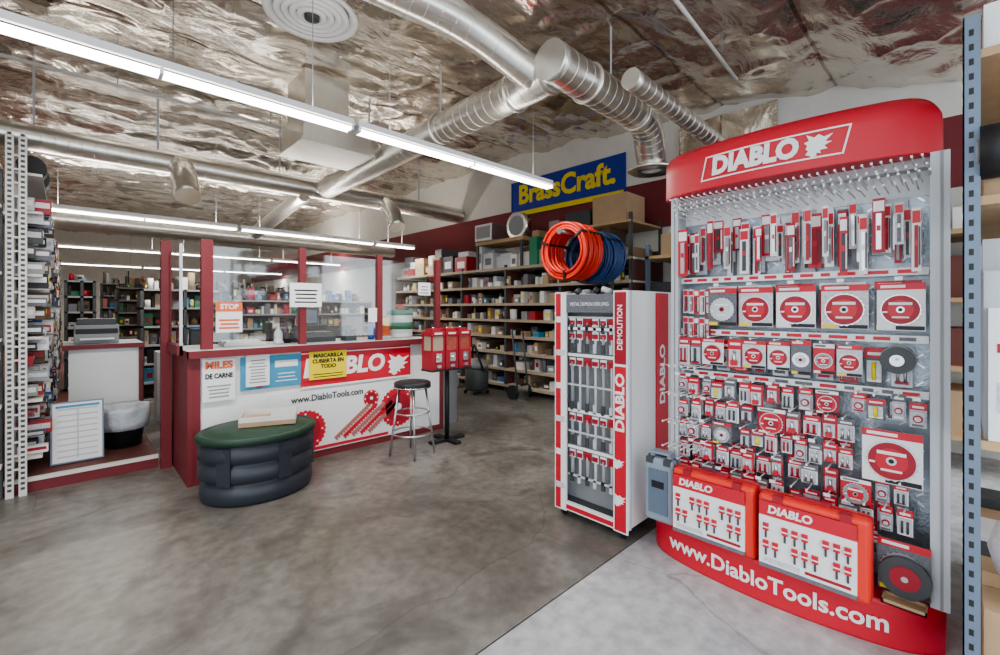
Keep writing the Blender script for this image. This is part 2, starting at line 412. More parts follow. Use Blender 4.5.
while y>.16:
    w=random.uniform(.05,.075); h=random.uniform(.22,.28); zt=random.choice([1.93,1.90,1.95])
    pk.b(2.71,2.714,y-w/2,y+w/2,zt-h,zt,random.choice([printed,printdk,grey,white,lgrey])); pk.b(2.705,2.71,y-w*.2,y+w*.2,zt-h*.9,zt-h*.3,random.choice([steel,dgrey])); y-=w+.008
for layer in (0,1):
    y=1.15-layer*.015
    while y>.11:
        w=random.choice([.024,.03,.036,.044,.055])
        strip(y,random.choice([1.95,1.92,1.89])-layer*.015,w,random.choice([.18,.22,.27,.24]),random.uniform(2.64,2.69)-layer*.07,a); a+=1
        hook(y,2.03 if layer else 1.98,2.50+random.random()*.05); y-=w+(.008 if layer==0 else random.uniform(.02,.06))
for z,x0,o_ in ((2.07,2.49,0),(2.04,2.52,.012),(2.01,2.50,.022)):
    for i in range(34): hook(1.17-o_-i*.032,z,x0)
for z,n_ in ((1.56,5),(1.40,5)):
    for i in range(n_): strip(1.145-i*.032,z-.002*i,.028,.14,2.64,i+2)
for i,(y,w,al) in enumerate(((.935,.15,3),(.770,.165,0),(.585,.17,2),(.39,.18,0),(.19,.16,2))):
    blade(y,1.455,w,.21,2.63+.012*(i%2),al); hook(y,1.575); label(y,1.578,2.54)
    blade(y+.014,1.46,w,.225,2.68,al+1)
for i,(y,w,al) in enumerate(((1.14,.062,1),(1.07,.065,4),(.975,.115,2),(.86,.075,3),(.765,.11,0),(.655,.10,2),(.555,.085,3),(.465,.085,4),(.365,.095,0))):
    if w>.08: blade(y,1.205,w,.145 if i%3 else .17,2.60+.014*(i%2),al)
    else: pack(y,1.20,w,.16,2.61,al)
    hook(y,1.29)
for i in range(11): pack(1.14-i*.095,1.18,.07,.17,2.69,i)
pk.cyl((2.62,.20,1.22),(2.60,.20,1.22),.058,dgrey,32); pk.cyl((2.60,.20,1.22),(2.595,.20,1.22),.025,steel,20)
pk.cyl((2.655,.20,1.22),(2.64,.20,1.22),.062,grey,32); hook(.20,1.225,2.58)
for r_,(z,h,w,st) in enumerate(((1.00,.105,.054,.060),(.875,.11,.056,.063),(.75,.105,.054,.060),(.63,.11,.056,.063),(.51,.105,.056,.064),(.39,.11,.058,.068),(.28,.10,.058,.07))):
    y=1.15; k=0
    while y>.12:
        skip=(r_ in(1,2) and y<.33) or (r_ in (1,) and .61<y<.75) or (r_>=5 and y<.27) or (r_==3 and .28<y<.4) or (r_==2 and .86<y<.98) or (r_==0 and .40<y<.50)
        if not skip:
            ww=w*random.uniform(.8,1.25)
            pack(y,z+random.uniform(-.012,.012),ww,h*random.uniform(.8,1.1),2.60+random.uniform(0,.045),k*3+r_*2+random.randint(0,2)); hook(y,z+h*.5+.015)
            if random.random()<.4: pack(y+.012,z+.008,w,h*1.08,2.675,k)
            if random.random()<.3: label(y,z+h*.5+.02,2.54)
        y-=st*random.choice([1,1.05,1.25]); k+=1
blade(.215,.80,.20,.23,2.57,2); blade(.68,.87,.125,.13,2.585,1); blade(.34,.61,.11,.12,2.585,4); blade(.92,.76,.10,.12,2.585,3); blade(.45,1.0,.09,.11,2.60,1)
blade(.175,.34,.17,.22,2.56,3,.08)
pk.cyl((2.55,.17,.31),(2.53,.17,.31),.085,dgrey,36); pk.cyl((2.53,.17,.31),(2.527,.17,.31),.05,redd,30);pk.cyl((2.527,.17,.31),(2.52,.17,.31),.012,steel,12)
for i in range(24): hook(1.20-(i%6)*.036,[1.12,.96,.80,.66][i//6],2.46)
hk.make('hooks',D); pk.make('packaged_accessories',D)

def case(name,x0,x1,y0,y1,z0,z1,m,lab,tilt=0):
    E=empty(name); mb=MB()
    mb.b(x0,x1,y0,y1,z0,z1,m); a=mb.make('shell',E,.02)
    mb=MB()
    mb.b((x0+x1)/2-.003,(x0+x1)/2+.003,y0-.003,y1+.003,z0+.02,z1+.003,redd if lab==white else dgrey)
    c=(y0+y1)/2
    if lab!=white:
        mb.b(x0+.03,x1-.03,c-.06,c-.04,z1-.004,z1+.022,m); mb.b(x0+.03,x1-.03,c-.06,c+.06,z1+.02,z1+.034,m)
        mb.b(x0+.03,x1-.03,c+.04,c+.06,z1-.004,z1+.022,m)
    else:
        mb.b(x0+.035,x1-.035,c-.07,c+.07,z1-.002,z1+.014,redd)
    for t in (.2,.8):
        yy=y0+(y1-y0)*t; mb.b(x0-.006,x0+.03,yy-.02,yy+.02,z1-.03,z1+.004,redd if lab==white else dgrey)
    if lab==white:
        hh=z1-z0; ya,yb=y0+.045,y1-.008; za,zb=z0+.012,z1-.03
        mb.b(x0-.006,x0+.002,ya,yb,za,zb,white)
        mb.b(x0-.008,x0,ya,yb,zb-hh*.19,zb,red); mb.b(x0-.008,x0,ya,yb,za,za+.018,printdk)
        n=9
        for i in range(n):
            yy=ya+.03+(yb-ya-.06)*i/(n-1)
            for q,zz in enumerate((za+hh*.50,za+hh*.27)):
                if (i+q)%4==3: continue
                mb.b(x0-.016,x0-.006,yy-.012,yy+.012,zz,zz+.034,red); mb.b(x0-.017,x0-.006,yy-.013,yy+.013,zz+.012,zz+.018,white); mb.b(x0-.013,x0-.006,yy-.004,yy+.004,zz-.035,zz,dgrey)
        mb.b(x0-.008,x0,ya+.02,(ya+yb)/2,za+.032,za+.045,redd); mb.b(x0-.008,x0,(ya+yb)/2+.02,yb-.02,za+.028,za+.05,printed)
    else:
        mb.b(x0-.006,x0+.002,y0+.03,y1-.03,z0+.05,z1-.06,slate)
        mb.b(x0-.008,x0,y0+.05,y1-.05,z0+.2,z0+.24,black)
    mb.make('details',E)
    if lab==white: text('DIABLO',.05,(x0-.010,(y0+y1)/2+.08,z1-.065),'-X',white,'label_lettering',E,bold=.002,shear=.15)
    return E
case('bit_set_case',2.43,2.54,.71,1.13,.203,.56,orange,white)
case('bit_set_case.001',2.40,2.50,.265,.69,.203,.56,orange,white)
case('power_tool_case',2.47,2.59,1.145,1.32,.203,.57,bluegrey,bluegrey)
mb=MB(); mb.b(2.48,2.56,.10,.24,.203,.209,card)
for q in ((2.48,2.486,.10,.24),(2.554,2.56,.10,.24),(2.48,2.56,.10,.106),(2.48,2.56,.234,.24)): mb.b(*q,.203,.222,card)
mb.make('cardboard_tray_small')

# ---------------- rolling accessory rack ----------------
R=empty('rolling_accessory_rack'); mb=MB()
X0=2.47
for (y0,y1) in ((1.43,1.53),(1.90,2.0)):
    mb.b(X0,X0+.012,y0,y1,.05,1.56,white)
    mb.b(X0-.002,X0,y0+(.010),y1-.010,.06,1.55,red)
mb.b(X0-.003,X0,1.905,1.945,.06,1.55,white)
for i in range(6): mb.b(X0-.004,X0-.002,1.91,1.985,.2+i*.23,.24+i*.23,white if i%2 else printed)
mb.b(X0-.003,X0,1.44,1.52,1.10,1.545,redd); mb.b(X0-.0035,X0,1.44,1.52,1.085,1.10,white)
mb.b(X0+.012,3.14,1.43,1.445,.08,1.56,white); mb.b(X0+.012,3.14,1.985,2.0,.08,1.56,white)
mb.b(2.83,3.0,1.422,1.43,.08,1.55,red); mb.b(3.0,3.14,1.422,1.43,.08,1.55,white)
mb.b(X0+.012,X0+.03,1.42,1.43,.08,1.56,lgrey)
mb.b(X0+.05,3.1,1.445,1.985,.08,.11,dgrey); mb.b(X0+.12,X0+.14,1.445,1.985,.1,1.5,grey)
mb.b(X0+.01,3.1,1.445,1.985,1.50,1.54,dgrey)
mb.b(X0+.0,X0+.02,1.53,1.90,1.42,1.54,printdk); mb.b(X0+.0,X0+.02,1.53,1.90,.06,.12,white); mb.b(X0-.002,X0,1.53,1.90,.07,.10,red)
for i in range(4): mb.cyl((X0+.05,1.58+i*.09,1.555),(X0+.05,1.64+i*.06,1.575),.02,[lgrey,black,grey,dgrey][i],10)
for z in (1.38,.92,.60,.30): mb.b(X0+.02,X0+.03,1.53,1.90,z,z+.012,lgrey)
for z in (1.30,1.12,.74,.49): mb.b(X0+.02,X0+.028,1.53,1.90,z,z+.02,white)
k=0
for z1,h in ((1.38,.10),(1.29,.14),(1.11,.36),(.73,.21),(.48,.22)):
    for i in range(6):
        y=1.56+i*.062
        mb.b(X0+.03,X0+.035,y-.024,y+.024,z1-.055,z1,white if k%3 else red)
        mb.b(X0+.025,X0+.03,y-.02,y+.02,z1-.045,z1-.015,redd)
        mb.cyl((X0+.035,y,z1-h),(X0+.035,y,z1-.03),.009+.003*(k%2),grey if k%2 else lgrey,10)
        mb.b(X0+.02,X0+.03,y-.012,y+.012,z1-h,z1-h+.06,dgrey if k%2 else lgrey)
        k+=1
for x in (X0+.05,3.05):
    for y in (1.48,1.95):
        mb.cyl((x,y-.01,.035),(x,y+.01,.035),.035,black,16); mb.b(x-.015,x+.015,y-.014,y+.014,.05,.085,steel)
mb.make('body',R)
text('DIABLO',.085,(X0-.003,1.48,.86),'-Xup',white,'side_lettering',R,bold=.003,width=.36)
text('DEMOLITION',.05,(X0-.004,1.48,1.33),'-Xup',white,'side_lettering',R,bold=.001,width=.28)
text('DIABLO',.10,(2.915,1.421,1.0),'-Yup',white,'side_lettering',R,bold=.003,width=.40)
text('METAL DEMON DRILLING',.035,(X0-.001,1.715,1.475),'-X',white,'top_lettering',R,width=.3)
mb=MB(); head(mb,(X0-.003,1.525,.22),'-X',.07,white); head(mb,(X0-.003,1.525,.45),'-X',.06,white); mb.make('logo_heads',R)

# ---------------- slotted shelving on right edge ----------------
E=empty('slotted_steel_shelving'); mb=MB()
def upright(x,y,zt,m=slate,w=.042):
    mb.b(x,x+.004,y-w,y,0,zt,m); mb.b(x,x+w,y-.004,y,0,zt,m)
    z=.08
    while z<zt-.04:
        mb.b(x-.0008,x,y-w*.62,y-w*.34,z,z+.022,black); mb.b(x+w*.35,x+w*.65,y,y+.0008,z,z+.022,black); z+=.05
upright(2.22,-.0,2.45); upright(3.6,0,2.45); upright(2.22,-.75,2.45); upright(3.6,-.75,2.45)
for z in (.12,.97,1.80,2.30):
    mb.b(2.23,3.65,-.78,-.03,z,z+.03,wood); mb.b(2.225,3.65,-.035,-.028,z-.03,z+.035,slate)
mb.make('frame',E)
mb=MB()
for z0,hh in ((.15,.35),(1.83,.25),(2.33,.22)):
    x=2.27
    while x<3.5:
        w=random.uniform(.15,.3); h=hh*random.uniform(.7,1.05)
        mb.b(x,x+w*.95,-.5,-.05,z0,z0+h,random.choice([card,card,white,dgrey])); x+=w
x=2.27
while x<3.5:
    w=random.uniform(.1,.2); mb.b(x,x+w*.9,-.5,-.05,1.0,1.0+random.uniform(.5,.72),random.choice([white,white,lgrey,offw])); x+=w
mb.b(2.24,2.27,-.3,-.06,1.001,1.45,white); mb.b(2.238,2.24,-.28,-.08,1.1,1.2,printed); mb.b(2.238,2.24,-.28,-.08,1.3,1.33,redd)
mb.cyl((2.25,-.13,1.98),(2.25,-.04,1.98),.09,black,24); mb.cyl((2.25,-.04,1.98),(2.25,-.03,1.98),.05,grey,24)
mb.make('stored_boxes',E)
mb=MB(); mb.rev([(.06,0),(.12,.02),(.14,.10),(.12,.18),(.05,.23)],(2.38,-.20,.50),bag,24); mb.make('plastic_bag',E)

E=empty('wall_storage_rack'); mb=MB()
for y in (-.6,.6,1.8,2.9):
    for x in (5.55,6.3): mb.b(x,x+.05,y,y+.05,0,2.3,slate)
for z in (.3,.9,1.5,2.1): mb.b(5.55,6.35,-.6,2.95,z,z+.04,wood)
for z in (.34,.94,1.54,2.14):
    y=-.55
    while y<2.7:
        w=random.uniform(.2,.5); mb.b(5.65,6.25,y,y+w*.95,z,z+random.uniform(.2,.5),random.choice([card,card,dgrey,white,brown])); y+=w
mb.make('frame_and_boxes',E)

# ---------------- long shelving on right wall ----------------
E=empty('parts_shelving'); mb=MB()
ys=[3.1,4.3,5.5,6.7,7.9,9.1]
for y in ys:
    for x in (5.45,6.3): mb.b(x,x+.04,y,y+.04,0,2.75 if y<5 else 2.2,dgrey)
    mb.b(5.46,6.34,y+.015,y+.025,.1,2.1,brown)
Z=[.10,.38,.66,.94,1.22,1.50,1.80,2.12]
for z in Z: mb.b(5.44,6.34,3.1,9.14,z,z+.03,offw); 
for z in Z: mb.b(5.43,5.44,3.1,9.14,z-.01,z+.035,tan)
mb.b(5.44,6.34,3.1,4.34,2.62,2.65,wood)
mb.b(6.34,6.36,3.1,9.14,0,2.3,brown)
mb.make('frame',E)
mb=MB()
for n,z in enumerate(Z):
    gap=.22 if n<7 else .5
    y=3.18
    while y<9.0:
        w=random.uniform(.05,.16) if n<7 else random.uniform(.12,.45)
        if random.random()<.86:
            x0=5.47+random.uniform(0,.18); h=gap*random.uniform(.3,.95)*(1 if n<7 or y>4.4 else .7); g=random.choice(GOODS if random.random()<.4 else MUTED)
            if random.random()<.2 and n<7: mb.cyl((x0+w*.45,y+w*.45,z+.03),(x0+w*.45,y+w*.45,z+.03+h),w*.43,g,14)
            else: mb.b(x0,6.2,y,y+w*.92,z+.03,z+.03+h,g)
            if random.random()<.5: mb.b(x0-.003,x0,y+w*.15,y+w*.7,z+.03+h*.3,z+.03+h*.7,random.choice([white,printdk,yellow,redd]))
            if n==7 and random.random()<.5: mb.b(x0+.05,6.1,y,y+w*.8,z+.03+h,z+.03+h+random.uniform(.05,.25),random.choice(MUTED))
        y+=w
mb.b(5.5,6.0,3.2,3.75,2.65,3.05,card); mb.b(5.5,6.0,3.8,4.25,2.65,2.9,dgrey)
mb.make('stocked_goods',E)
mb=MB(); mb.b(5.35,5.9,5.75,6.2,2.66,2.95,steel); mb.b(5.34,5.35,5.8,6.15,2.7,2.91,grey)
mb.cyl((5.5,5.3,2.86),(5.62,5.3,2.86),.23,chrome,32); mb.cyl((5.49,5.3,2.86),(5.5,5.3,2.86),.17,grey,32)
mb.b(5.45,5.9,5.1,6.3,2.60,2.66,wood); 
for y in (5.12,6.24): mb.b(5.45,5.49,y,y+.04,2.1,2.6,dgrey)
mb.make('heaters_on_top',E)

redp=mat('pex_red',(.66,.045,.025),.35); bluep=mat('pex_blue',(.025,.07,.20),.35)
E=empty('tubing_coil_stand')
def coil(name,x0,y,z,R,wd,m):
    mb=MB(); n=int(wd/.034)
    for i in range(n):
        for k in range(3): mb.tor((x0+i*.034+(k%2)*.012,y+random.uniform(-.014,.014),z+random.uniform(-.012,.012)),(1,random.uniform(-.04,.04),random.uniform(-.04,.04)),R-k*.034,.0165,m,48,7)
    for t in (.4,2.5,4.6):
        cy,cz=y+math.cos(t)*(R-.034),z+math.sin(t)*(R-.034)
        mb.b(x0-.03,x0+wd+.01,cy-.012,cy+.012,cz-.058,cz+.058,black,Matrix.Translation((0,cy,cz))@Matrix.Rotation(t+math.pi/2,4,'X')@Matrix.Translation((0,-cy,-cz)))
    return mb.make(name,E)
coil('red_tubing_coil',4.16,3.25,2.12,.325,.38,redp)
coil('blue_tubing_coil',4.62,3.25,2.09,.315,.42,bluep)
mb=MB(); mb.cyl((4.10,3.25,2.345),(5.25,3.25,2.345),.022,steel,12); mb.cyl((4.09,3.25,2.345),(4.10,3.25,2.345),.04,steel,12)
mb.cyl((5.22,3.25,0),(5.22,3.25,2.4),.025,dgrey,12); mb.b(5.0,5.40,3.22,3.28,0,.03,dgrey); mb.b(5.19,5.25,2.95,3.55,0,.03,dgrey)
mb.make('stand',E)

# wall sign
E=empty('plumbing_brand_sign'); mb=MB()
mb.b(6.37,6.395,3.74,6.25,3.25,3.93,dblue); mb.b(6.365,6.37,3.74,6.25,3.25,3.34,yellow)
for q in ((6.24,6.26),(3.73,3.75)): mb.b(6.36,6.40,q[0],q[1],3.25,3.93,dblue)
mb.make('panel',E)
text('BrassCraft.',.50,(6.362,4.98,3.64),'-X',yellow,'lettering',E,bold=.018,width=2.15)

# ---------------- counter ----------------
K=empty('service_counter'); mb=MB()
mb.b(.73,3.2,4.36,4.95,.0,1.06,white); mb.b(.69,.73,4.34,5.1,0,1.06,maroon); mb.b(.69,3.28,4.30,5.05,1.06,1.10,lgrey); mb.b(.68,3.29,4.29,4.30,1.04,1.10,maroon); mb.b(.68,.69,4.29,5.05,1.04,1.10,maroon)
mb.b(.73,.78,4.345,4.36,0,1.05,maroon); mb.b(.78,3.2,4.35,4.36,0,.06,maroon)
mb.b(3.2,3.24,4.34,5.0,0,1.06,maroon)
mb.rev([(.30,0),(.30,1.06),(.33,1.06),(.33,1.10)],(3.40,4.75,0),lgrey,32)
mb.make('body',K)
CS=empty('counter_screen'); mb=MB()
for x,w,y in ((.80,.085,4.42),(1.60,.06,4.42),(2.42,.06,4.42),(3.20,.06,4.42)):
    mb.b(x,x+w,y,y+.06,1.101,2.03,maroon)
mb.make('posts',CS)
mb=MB()
for a,b in ((.87,1.60),(1.655,2.42),(2.475,3.20)): mb.b(a,b,4.445,4.451,1.16,1.98,plexi)
mb.make('plexiglass_panes',CS)
SS=empty('counter_side_screen'); mb=MB()
mb.b(.60,.676,5.0,5.08,.0,2.06,maroon); mb.make('post',SS)
mb=MB(); mb.b(.655,.661,4.48,5.0,1.14,1.95,plexi); mb.b(.655,.676,4.46,4.48,1.06,1.98,lgrey); mb.b(.64,.676,4.46,5.0,1.06,1.14,maroon); mb.make('pane',SS)
def lines(mb,x0,x1,z0,z1,y,n,m,th=.4):
    st=(z1-z0)/n
    for i in range(n):
        w=(x1-x0)*random.uniform(.7,1); c=(x0+x1)/2
        mb.b(c-w/2,c+w/2,y-.0015,y,z0+i*st,z0+i*st+st*th,m)
mb=MB()
mb.b(.79,1.03,4.335,4.345,.67,1.02,white); lines(mb,.81,1.01,.70,.82,4.335,4,grey)
mb.b(1.07,1.58,4.34,4.346,.73,1.02,cyan); lines(mb,1.35,1.55,.78,.88,4.34,3,white,.25); mb.b(1.35,1.55,4.338,4.34,.91,.97,white)
mb.cyl((1.22,4.34,.80),(1.22,4.337,.80),.06,redd,24)
mb.b(1.11,1.30,4.325,4.338,.76,1.04,white); lines(mb,1.13,1.28,.79,1.01,4.325,8,grey)
mb.b(1.58,2.78,4.337,4.346,.68,1.035,red); mb.b(1.58,2.78,4.335,4.337,.68,.70,white); mb.b(1.58,2.78,4.335,4.337,1.01,1.02,white)
mb.b(1.65,2.02,4.322,4.330,.76,1.03,yellow); lines(mb,1.68,1.99,.78,.83,4.322,2,black,.3)
mb.b(1.3,2.80,4.34,4.346,.07,.66,white)
for i,(x,z,r) in enumerate(((1.62,.28,.20),(2.62,.36,.22),(2.30,.50,.09))):
    mb.cyl((x,4.34,z),(x,4.336,z),r,red,56,teeth=.08); mb.cyl((x,4.336,z),(x,4.334,z),r*.7,redd,40); mb.cyl((x,4.334,z),(x,4.332,z),r*.2,white,16)
    for k in range(8):
        t=k*math.pi/4; mb.b(x+math.cos(t)*r*.8-.008,x+math.cos(t)*r*.8+.008,4.334,4.336,z+math.sin(t)*r*.8-.008,z+math.sin(t)*r*.8+.008,white)
for i in range(5):
    M=Matrix.Translation((1.92+i*.09,4.336,.14))@Matrix.Rotation(-.65,4,'Y')
    mb.b(0,.46,-.002,.002,0,.035,red if i%2 else pink,M)
    for k in range(14): mb.b(k*.032,k*.032+.016,-.002,.002,-.012,0,red if i%2 else pink,M)
mb.b(1.45,2.5,4.337,4.339,.08,.11,red)
mb.b(.90,1.10,4.40,4.406,1.24,1.50,white); lines(mb,.92,1.08,1.27,1.37,4.40,3,signor,.5); mb.b(.90,1.10,4.397,4.40,1.42,1.50,signor)
mb.b(1.50,1.80,4.40,4.406,1.46,1.69,white); lines(mb,1.53,1.77,1.50,1.65,4.40,4,black,.35)
mb.b(2.30,2.40,4.40,4.406,1.30,1.45,white); mb.b(2.95,3.12,4.43,4.436,1.60,1.75,white); lines(mb,2.97,3.1,1.62,1.73,4.43,3,grey)
head(mb,(2.50,4.334,.74),'-Y',.21,white)
mb.make('posters',K)
def ct(s,z,x,sz,c,w=None,y=4.32,bold=.002,sh=0): text(s,sz,(x,y,z),'-Y',c,'poster_lettering',K,bold=bold,width=w,shear=sh)
ct('MILES',.97,.91,.08,signor,.2,4.332,.004); ct('DE CARNE',.88,.91,.055,black,.2,4.332)
ct('MASCARILLA\nCUBIERTA EN\nTODO',.935,1.835,.052,black,.31,4.32)
ct('DIABLO',.865,2.02,.24,white,.86,4.334,.010,.15)
ct('www.DiabloTools.com',.585,1.85,.085,dgrey,.72,4.337)
ct('STOP',1.46,1.0,.06,white,.14,4.395)

CT=1.102
E=empty('candy_jar'); mb=MB(); mb.rev([(.13,0),(.15,.02),(.15,.25),(.14,.27)],(2.84,4.66,CT),white,28); mb.rev([(.155,.27),(.155,.31),(.06,.33)],(2.84,4.66,CT),green,28); mb.rev([(.152,.1),(.152,.18)],(2.84,4.66,CT),green,28); mb.rev([(.05,.33),(.055,.37),(.02,.39)],(2.84,4.66,CT),red,16); mb.make('jar',E)
E=empty('sanitizer_bottle'); mb=MB(); mb.rev([(.03,0),(.038,.01),(.038,.11),(.02,.14),(.012,.15),(.012,.18)],(1.46,4.60,CT),white,20); mb.b(1.42,1.47,4.592,4.608,1.275,1.29,white); mb.make('bottle',E)
E=empty('card_terminal'); mb=MB(); mb.b(2.12,2.24,4.55,4.68,CT,1.17,dgrey); mb.b(2.13,2.23,4.54,4.60,1.16,1.22,black); mb.make('terminal',E)
E=empty('cash_register'); mb=MB(); mb.b(1.66,2.04,4.62,4.98,CT,1.20,dgrey); mb.b(1.70,2.0,4.74,4.94,1.20,1.27,black); mb.b(1.74,1.96,4.88,4.92,1.27,1.45,black); mb.b(1.755,1.945,4.877,4.88,1.29,1.43,slate)
for i in range(5):
    for k in range(3): mb.b(1.72+i*.05,1.75+i*.05,4.64+k*.03,4.66+k*.03,1.20,1.21,lgrey)
mb.make('register',E)
mb=MB(); mb.b(1.0,1.35,4.58,4.8,CT,1.13,offw); mb.b(1.02,1.3,4.6,4.78,1.13,1.15,white); mb.make('paper_stack')
E=empty('spray_bottle'); mb=MB(); mb.rev([(.035,0),(.04,.02),(.04,.13),(.015,.18),(.015,.2)],(2.45,4.62,CT),blue,18); mb.b(2.40,2.47,4.61,4.63,1.30,1.325,red); mb.b(2.41,2.42,4.612,4.628,1.26,1.30,red); mb.make('bottle',E)
E=empty('pen_cup'); mb=MB(); mb.rev([(.035,0),(.04,.1)],(1.58,4.7,CT),black,16)
for k in range(5): mb.cyl((1.58+.01*(k-2),4.7,1.12),(1.58+.02*(k-2),4.7+.01*(k%3-1),1.27),.004,[blue,red,black,yellow,blue][k],6)
mb.make('cup',E)
E=empty('brochure_holder'); mb=MB(); mb.b(2.55,2.67,4.56,4.64,CT,1.13,lgrey); mb.b(2.55,2.67,4.6,4.62,1.13,1.36,signor); mb.b(2.56,2.66,4.597,4.60,1.25,1.34,yellow); mb.make('holder',E)

# gumball vending machines
E=empty('gumball_vending_stand'); mb=MB(); gx,gy=2.98,3.92
mb.b(gx-.22,gx+.22,gy-.035,gy+.035,0,.03,black); mb.b(gx-.035,gx+.035,gy-.2,gy+.2,0,.03,black)
mb.cyl((gx,gy,.03),(gx,gy,.79),.025,black,16); mb.b(gx-.27,gx+.27,gy-.1,gy+.1,.78,.80,black)
cont=mat('candy_mix',(.40,.10,.07),.3,var=.8,vscale=60)
for i in (-1,0,1):
    cx=gx+i*.182
    mb.b(cx-.085,cx+.085,gy-.09,gy+.09,.80,1.00,redd); mb.b(cx-.07,cx+.07,gy-.082,gy+.082,1.0,1.15,[tan,cont,cont][i+1])
    for a_,b_ in ((-.085,-.068),(.068,.085)):
        for c_,d_ in ((-.09,-.073),(.073,.09)): mb.b(cx+a_,cx+b_,gy+c_,gy+d_,1.0,1.16,redd)
    mb.b(cx-.086,cx+.086,gy-.092,gy+.092,1.155,1.20,redd); mb.b(cx-.06,cx+.06,gy-.06,gy+.06,1.20,1.23,redd); mb.cyl((cx,gy,1.23),(cx,gy,1.245),.015,chrome,12)
    mb.b(cx-.035,cx+.035,gy-.105,gy-.09,.88,.97,chrome); mb.cyl((cx,gy-.105,.925),(cx,gy-.125,.925),.018,chrome,12); mb.b(cx-.025,cx+.025,gy-.11,gy-.09,.82,.85,steel)
    mb.b(cx-.05,cx+.05,gy-.093,gy-.09,1.17,1.19,white)
mb.make('machines',E)

# stool
E=empty('bar_stool'); mb=MB(); sx,sy=2.46,3.80
mb.rev([(.02,0),(.17,0),(.18,.015),(.18,.05),(.165,.062),(.02,.068)],(sx,sy,.66),black,32)
mb.rev([(.182,0),(.182,.012)],(sx,sy,.665),chrome,32)
for k in range(4):
    t=math.pi/4+k*math.pi/2+.3; c,s_=math.cos(t),math.sin(t)
    mb.cyl((sx+c*.13,sy+s_*.13,.66),(sx+c*.22,sy+s_*.22,0),.011,steel,10)
mb.tor((sx,sy,.22),(0,0,1),.195,.008,steel); mb.tor((sx,sy,.42),(0,0,1),.165,.008,steel)
mb.make('stool',E)

# ribbed oval tub
E=empty('storage_tub'); mb=MB(); tc=(1.10,3.925,0); RX,RY=.405,.335
prof=[(.93,0),(.96,.012)]
for i in range(3):
    z=.02+i*.145
    prof+=[(.99+.012*i,z+.015),(1.0+.012*i,z+.05),(.99+.012*i,z+.115),(.925+.015*i,z+.125),(.925+.015*i,z+.14)]
prof+=[(1.0,.46)]
mb.rev(prof,tc,tubgrey,64,RX,RY)
for k in range(6):
    t=k*math.pi/3+.75; x=tc[0]+math.cos(t)*RX;y=tc[1]+math.sin(t)*RY
    mb.b(-.05,.006,-.05,.05,.16,.43,tubgrey,Matrix.Translation((x,y,0))@Matrix.Rotation(t,4,'Z'))
mb.rev([(1.02,.445),(1.06,.455),(1.065,.485),(1.04,.50),(1.0,.505),(.97,.495),(.90,.50),(.86,.515),(.5,.522),(.1,.525)],tc,lidgreen,64,RX,RY)
mb.make('tub',E)
E=empty('cardboard_tray'); mb=MB()
M=Matrix.Translation((1.18,3.93,.527))@Matrix.Rotation(math.radians(-22),4,'Z')
mb.b(-.20,.20,-.15,.15,0,.008,offw,M)
for a_ in ((-.20,.20,-.15,-.145),(-.20,.20,.145,.15),(-.20,-.195,-.15,.15),(.195,.20,-.15,.15)): mb.b(*a_,0,.075,offw,M)
mb.b(-.202,.202,-.153,-.150,.0,.035,card,M)
mb.b(-.17,.0,-.11,.1,.008,.04,card,M); mb.b(.03,.16,-.08,.1,.008,.03,lgrey,M)
mb.make('tray',E)

# ---------------- left platform / office entry ----------------
mb=MB(); mb.b(-1.8,.59,5.12,24,0,.11,brown); mb.b(-1.8,.59,5.10,5.12,0,.085,maroon); mb.b(-1.8,.59,5.09,5.13,.085,.115,offw); mb.make('raised_floor_platform')
PZ=.116
E=empty('white_desk'); mb=MB(); mb.b(.0,.53,6.0,6.7,PZ,1.05,white); mb.b(-.04,.57,5.95,6.75,1.05,1.09,lgrey); mb.b(-.045,.575,5.94,5.95,1.045,1.09,maroon); mb.b(.53,.56,5.98,6.7,PZ,1.05,maroon); mb.make('desk',E)
E=empty('office_printer'); mb=MB(); mb.b(.04,.38,6.1,6.5,1.092,1.28,grey); mb.b(.06,.36,6.12,6.45,1.28,1.34,dgrey); mb.b(.08,.34,6.02,6.1,1.13,1.15,white); mb.b(.05,.37,6.09,6.1,1.19,1.24,black); mb.make('printer',E,.008)
E=empty('trash_can'); mb=MB(); mb.rev([(.14,0),(.175,.30),(.18,.31)],(.385,5.69,PZ),black,32); mb.rev([(.19,.17),(.205,.23),(.20,.30),(.215,.35),(.20,.39),(.165,.37),(.15,.33),(.1,.32)],(.385,5.69,PZ),bag,48,wob=.16)
mb.make('can',E)
E=empty('framed_notice_board'); mb=MB(); M=Matrix.Translation((.06,5.34,.118))@Matrix.Rotation(-.12,4,'X')
mb.b(-.17,.17,-.01,.01,0,.52,slate,M); mb.b(-.158,.158,-.013,-.01,.012,.508,white,M)
for i in range(9): mb.b(-.13,.13,-.015,-.013,.05+i*.05,.062+i*.05,lgrey,M)
mb.b(-.005,.005,-.015,-.013,.04,.46,lgrey,M); mb.b(-.14,.14,-.015,-.013,.47,.49,cyan,M)
mb.make('board',E)
E=empty('merchandise_rack'); mb=MB()
def perf(x,y,zt,w=.05):
    mb.b(x,x+w,y,y+.03,0,zt,offw); z=.05
    while z<zt: mb.b(x+w*.25,x+w*.75,y-.001,y,z,z+.02,dgrey); z+=.04
for i,x in enumerate((-.345,-.275)): perf(x,5.03,2.78,.045)
for y in (7.0,9.0,11.0,13): perf(-.22,y,2.6)
for k in range(24): mb.b(-.345,-.23,5.045,5.065,.2+k*.105,.215+k*.105,offw)
mb.b(-.34,-.30,5.10,13,.116,2.6,lgrey)
for z in (.25,.7,1.2,1.7,2.2,2.5): mb.b(-.30,-.15,5.13,13,z,z+.02,offw); mb.b(-1.2,-.36,4.95,5.09,z,z+.02,offw)
